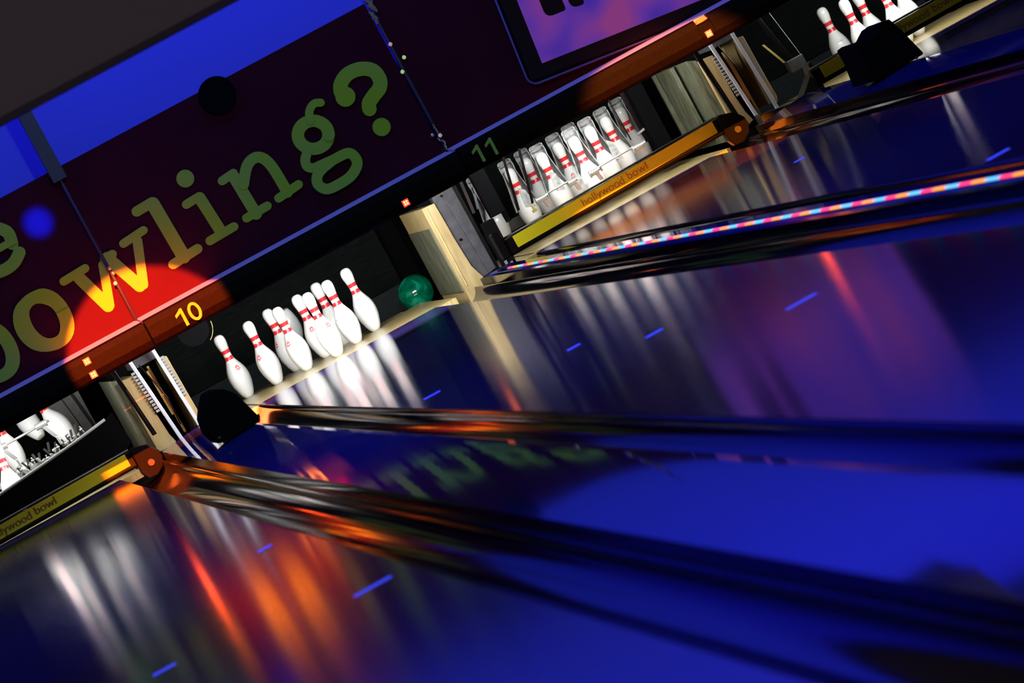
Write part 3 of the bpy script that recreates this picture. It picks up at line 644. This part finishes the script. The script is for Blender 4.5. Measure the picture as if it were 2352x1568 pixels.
# ------------------------------------------------------------------ black hoods on the wide cappings
def hood(pts, y0, y1, label, bolt):
    h = empty('black_hood', (pts[0][0], y0, 0.06), label, 'hood', 'black hoods on the cappings')
    P = [(x - pts[0][0], z - 0.06) for x, z in pts]
    MB().prism_xz(P, 0, y1 - y0).build('cover', M['dead'], h, bevel=0.008)
    b = MB(); b.lathe([(0.0001, -0.008), (0.007, -0.004), (0.009, 0), (0.007, 0.005), (0.0001, 0.008)], 10); b.build('bolt', M['greymetal'], h, (bolt[0] - pts[0][0], -0.006, bolt[1] - 0.06))
hood([(1.437, 0.076), (1.418, 0.14), (1.428, 0.205), (1.462, 0.255), (1.499, 0.298), (1.545, 0.298), (1.575, 0.283), (1.612, 0.240), (1.625, 0.2), (1.652, 0.11), (1.648, 0.076)], 19.5, 19.9, 'matt black hood on the capping left of the standing pins', (1.45, 0.10))
hood([(4.985, 0.076), (5.000, 0.20), (4.998, 0.27), (5.03, 0.275), (5.055, 0.264), (5.10, 0.262), (5.15, 0.297), (5.196, 0.302), (5.222, 0.235), (5.268, 0.084), (5.262, 0.076)], 19.8, 20.2, 'big matt black hood at the top right in front of the green name strip', (5.225, 0.078))

# ------------------------------------------------------------------ pinsetter tables
def cup_mesh():
    m = MB()
    prof = [(0.030, 0.075), (0.040, 0.068), (0.043, 0.03), (0.040, 0.0), (0.046, -0.05), (0.055, -0.11), (0.064, -0.16), (0.070, -0.215)]
    m.lathe(prof, 26, math.radians(-18), math.radians(198)); m.lathe([(r - 0.003, z) for r, z in prof], 26, math.radians(-18), math.radians(198))
    # front rims of the shell
    for a in (math.radians(-18), math.radians(198)):
        for (r0, z0), (r1, z1) in zip(prof, prof[1:]):
            ca, sa = math.cos(a), math.sin(a)
            m.add([((r0 - .003) * ca, (r0 - .003) * sa, z0), (r0 * ca * 1.05, r0 * sa * 1.05, z0), (r1 * ca * 1.05, r1 * sa * 1.05, z1), ((r1 - .003) * ca, (r1 - .003) * sa, z1)], [(0, 1, 2, 3)])
    return m
pt = empty('pinsetter_table', (LANES[11], 22.92, 0.43), 'pin setting table with grey cups holding the raised pins of lane 11', 'machine', 'pin setting tables')
cup0 = cup_mesh().build('pin_cup', M['cup'], pt); cup0['label'] = 'grey plastic cup behind a pin'
MB().tube([(math.cos(t) * 0.041, math.sin(t) * 0.041, 0.055) for t in (2 * PI * k / 20 for k in range(21))], 0.0035, 6).build('cup_ring', M['cup'], cup0)
ring0 = cup0.children[0]
for k, (dx, dy) in PO.items():
    if k == 1: q = cup0
    else:
        q = cup0.copy(); col.objects.link(q); r_ = ring0.copy(); col.objects.link(r_); r_.parent = q
    q.location = (dx, dy + 0.012, -0.022)
    q.rotation_euler = (0, 0, 0)
Z0 = 0.43
def P(x, y, z): return (x - LANES[11], y - 22.92, z - Z0)
MB().tube([P(3.80, 22.72, 0.236), P(4.02, 22.72, 0.24)], 0.006, 10).build('steel_rod', M['silver'], pt)
MB().tube([P(4.12, 22.72, 0.228), P(4.46, 22.72, 0.236)], 0.006, 10).build('steel_rod', M['silver'], pt)
for x, z, L in ((3.815, 0.225, 0.055), (4.005, 0.225, 0.035), (4.135, 0.215, 0.045), (4.415, 0.222, 0.06)):
    b = MB().tube([P(x - L / 2, 22.72, z), P(x + L / 2, 22.72, z)], 0.016, 14).tube([P(x - L / 2 - .008, 22.72, z), P(x - L / 2, 22.72, z)], 0.021, 14).tube([P(x + L / 2, 22.72, z + .004), P(x + L / 2 + 0.012, 22.72, z + .004)], 0.011, 10)
    b.bar(P(x + 0.01, 22.72, z - 0.01), P(x + 0.02, 22.73, z - 0.055), 0.022, 0.02)
    b.build('bracket', M['silver'], pt, bevel=0.002)
MB().box(*[a for pr in zip(P(3.62, 23.0, 0.10), P(4.72, 23.78, 0.112)) for a in pr][0:0] or (3.62 - 4.15, 4.72 - 4.15, 0.95, 0.99, 0.10 - Z0, 0.16 - Z0)).build('rear_crossbar', M['darkgrey'], pt)
for a, b_ in ((P(3.720, 22.6, 0.54), P(3.656, 22.6, 0.235)), (P(3.818, 22.6, 0.54), P(3.740, 22.6, 0.232))):
    MB().bar(a, b_, 0.013, 0.012).build('slanting_rod', M['blackgloss'], pt)
MB().box(*(3.515 - 4.15, 3.60 - 4.15, -0.28, -0.22, 0.265 - Z0, 0.57 - Z0)).build('side_housing', M['dead'], pt, bevel=0.004)
MB().box(*(3.60 - 4.15, 3.625 - 4.15, -0.14, -0.10, 0.20 - Z0, 0.60 - Z0)).build('side_housing', M['dead'], pt)
m = MB().box(3.72 - 4.15, 3.745 - 4.15, -0.33, -0.30, 0.185 - Z0, 0.200 - Z0).box(3.728 - 4.15, 3.738 - 4.15, -0.335, -0.30, 0.20 - Z0, 0.222 - Z0); m.build('brass_fitting', M['brass'], pt)
for x in (3.78, 3.97, 4.19, 4.33):
    MB().prism_xz([(x - 4.15 - .022, -0.215), (x - 4.15 - .012, -0.10), (x - 4.15 + .02, -0.13), (x - 4.15 + .03, -0.235)], 0.05, 0.056).build('pin_guide', M['cup'], pt)
MB().prism_xz([(4.045 - 4.15, -0.175), (4.035 - 4.15, -0.215), (4.055 - 4.15, -0.31), (4.075 - 4.15, -0.31), (4.078 - 4.15, -0.19)], -0.10, -0.095).build('pin_guide', M['cup'], pt)
for x, z0, z1 in ((4.585, 0.2, 0.60), (4.50, 0.25, 0.60)):
    MB().bar((x - 4.15, 0.4, z1 - Z0), (x - 4.15 + .01, 0.4, z0 - Z0), 0.03 if x > 4.55 else 0.006, 0.01).build('hanger_arm', M['blackgloss'], pt)
MB().box(4.60 - 4.15, 4.69 - 4.15, 0.30, 0.45, 0.05 - Z0, 0.60 - Z0).build('end_plate', M['dead'], pt)
MB().tube([(0.40, 0.38, -0.17), (0.50, 0.38, -0.15)], 0.008, 8).build('pivot_pin', M['rack'], pt)

# bottom left machine: rod, brackets, sockets
p9 = empty('pinsetter_table', (0.8, 22.8, 0.40), 'steel rod, brackets and clamps of the bottom left machine above the black apron', 'machine', 'pin setting tables')
def Q(x, y, z): return (x - 0.8, y - 22.8, z - 0.40)
MB().tube([Q(0.35, 22.8, 0.430), Q(0.95, 22.8, 0.440)], 0.007, 10).build('steel_rod', M['silver'], p9)
for x, z in ((0.90, 0.438), (0.66, 0.432)):
    MB().tube([Q(x - 0.03, 22.8, z), Q(x + 0.035, 22.8, z)], 0.018, 14).bar(Q(x + .01, 22.8, z - .01), Q(x + .045, 22.8, z - 0.09), 0.024, 0.02).bar(Q(x + .045, 22.8, z - .09), Q(x + .05, 22.8, z - 0.14), 0.014, 0.02).build('bracket', M['silver'], p9, bevel=0.002)
random.seed(11)
for j in range(20):
    x = 0.60 + j * 0.025; z = 0.243 + 0.10 * (x - 0.6) + random.uniform(0.0, 0.035); q = random.uniform(0.006, 0.011); m = MB()
    if j % 3 == 0: m.tube([Q(x - q, 22.8, z), Q(x + q * 1.4, 22.8, z + .004)], q, 10).tube([Q(x, 22.79, z - 0.02), Q(x + .006, 22.79, z + .012)], 0.004, 8)
    elif j % 3 == 1: m.bar(Q(x, 22.8, z + 0.018), Q(x + random.uniform(-.012, .012), 22.8, z - 0.022), 0.009, 0.016).tube([Q(x - .009, 22.79, z), Q(x + .009, 22.79, z)], 0.006, 8)
    else: m.bar(Q(x, 22.82, z + 0.01), Q(x + .01, 22.82, z - 0.02), 0.016, 0.02)
    m.build('clamp', M['dullsteel'], p9, bevel=0.0015)
m = MB()
for j in range(14):
    x = 0.62 + j * 0.034; z = 0.29 + 0.10 * (x - 0.6) + random.uniform(-0.01, 0.03)
    m.bar(Q(x, 22.86, z), Q(x + random.uniform(-.02, .02), 22.86, z - 0.05), 0.012, 0.03)
m.build('spring_arms', M['black'], p9)
MB().box(*(-0.25, 0.30, 0.06, 0.10, -0.16, -0.13)).build('clamp_rail', M['rack'], p9)
MB().bar(Q(1.11, 22.7, 0.56), Q(1.14, 22.7, 0.30), 0.02, 0.02).build('hanger_arm', M['blackgloss'], p9)
MB().bar(Q(1.06, 22.9, 0.56), Q(1.09, 22.9, 0.30), 0.008, 0.02).build('hanger_arm', M['blackgloss'], p9)
MB().box(1.0 - .8, 1.2 - .8, 0.82, 0.9, -0.2, 0.2).build('end_plate', M['black'], p9)

# machine arms by the top right lane and beside lane 11's left edge
p12 = empty('swing_linkage', (5.40, 22.8, 0.22), 'thin black linkage left of the pins of the top right lane', 'linkage')
MB().bar((-0.105, 0, 0.52), (0.0, 0, 0.0), 0.022, 0.02).build('arm', M['blackgloss'], p12, bevel=0.002)
MB().bar((-0.03, -0.01, 0.52), (0.055, -0.01, 0.01), 0.003, 0.003).build('rod', M['rack'], p12)
MB().box(-0.04, 0.06, -0.02, 0.04, -0.05, 0.02).build('foot', M['black'], p12, bevel=0.004)
MB().bar((-0.10, 0.02, 0.16), (-0.04, 0.02, 0.02), 0.012, 0.01).build('brass_lever', M['brass'], p12)
ga = MB().prism_xz([(5.0, 0.0), (5.0, 0.08), (5.24, 0.04), (5.35, 0.14), (5.36, 0.19), (5.385, 0.20), (5.385, 0.0)], 22.36, 22.5).build('pit_guard', M['black'], bevel=0.004)
tag(ga, 'black guard plate left of the green name strip at the top right', 'guard')
MB().disc_y(1.83, 0.50, 0.085, 22.62, 22.65, 36).build('round_guard', M['dead'], KP10, (-1.49, -22.55, 0))
MB().tube([(1.83 + 0.104 * math.cos(t), 22.615, 0.50 + 0.104 * math.sin(t)) for t in (-1.0 + 0.09 * k for k in range(12))], 0.002, 6).build('wire_rim', M['brass'], KP10, (-1.49, -22.55, 0))
ww = MB().box(3.425, 3.50, 22.50, 22.55, -0.08, 0.27).build('steel_column', M['dead'], bevel=0.004)
tag(ww, 'black column between the grey flank and the lane 11 name strip', 'column')
MB().box(3.44, 3.455, 22.49, 22.50, 0.02, 0.04).box(3.468, 3.482, 22.49, 22.50, 0.0, 0.022).build('clip', M['silver'], ww)
bk = MB().bar((3.48, 22.75, 0.56), (3.46, 22.75, 0.33), 0.016, 0.01).bar((3.51, 22.75, 0.42), (3.49, 22.75, 0.34), 0.014, 0.01).build('white_bracket', M['alu'])
tag(bk, 'thin pale bracket in the dark gap left of the raised pins, below number 11', 'bracket')
bpy.context.view_layer.update()
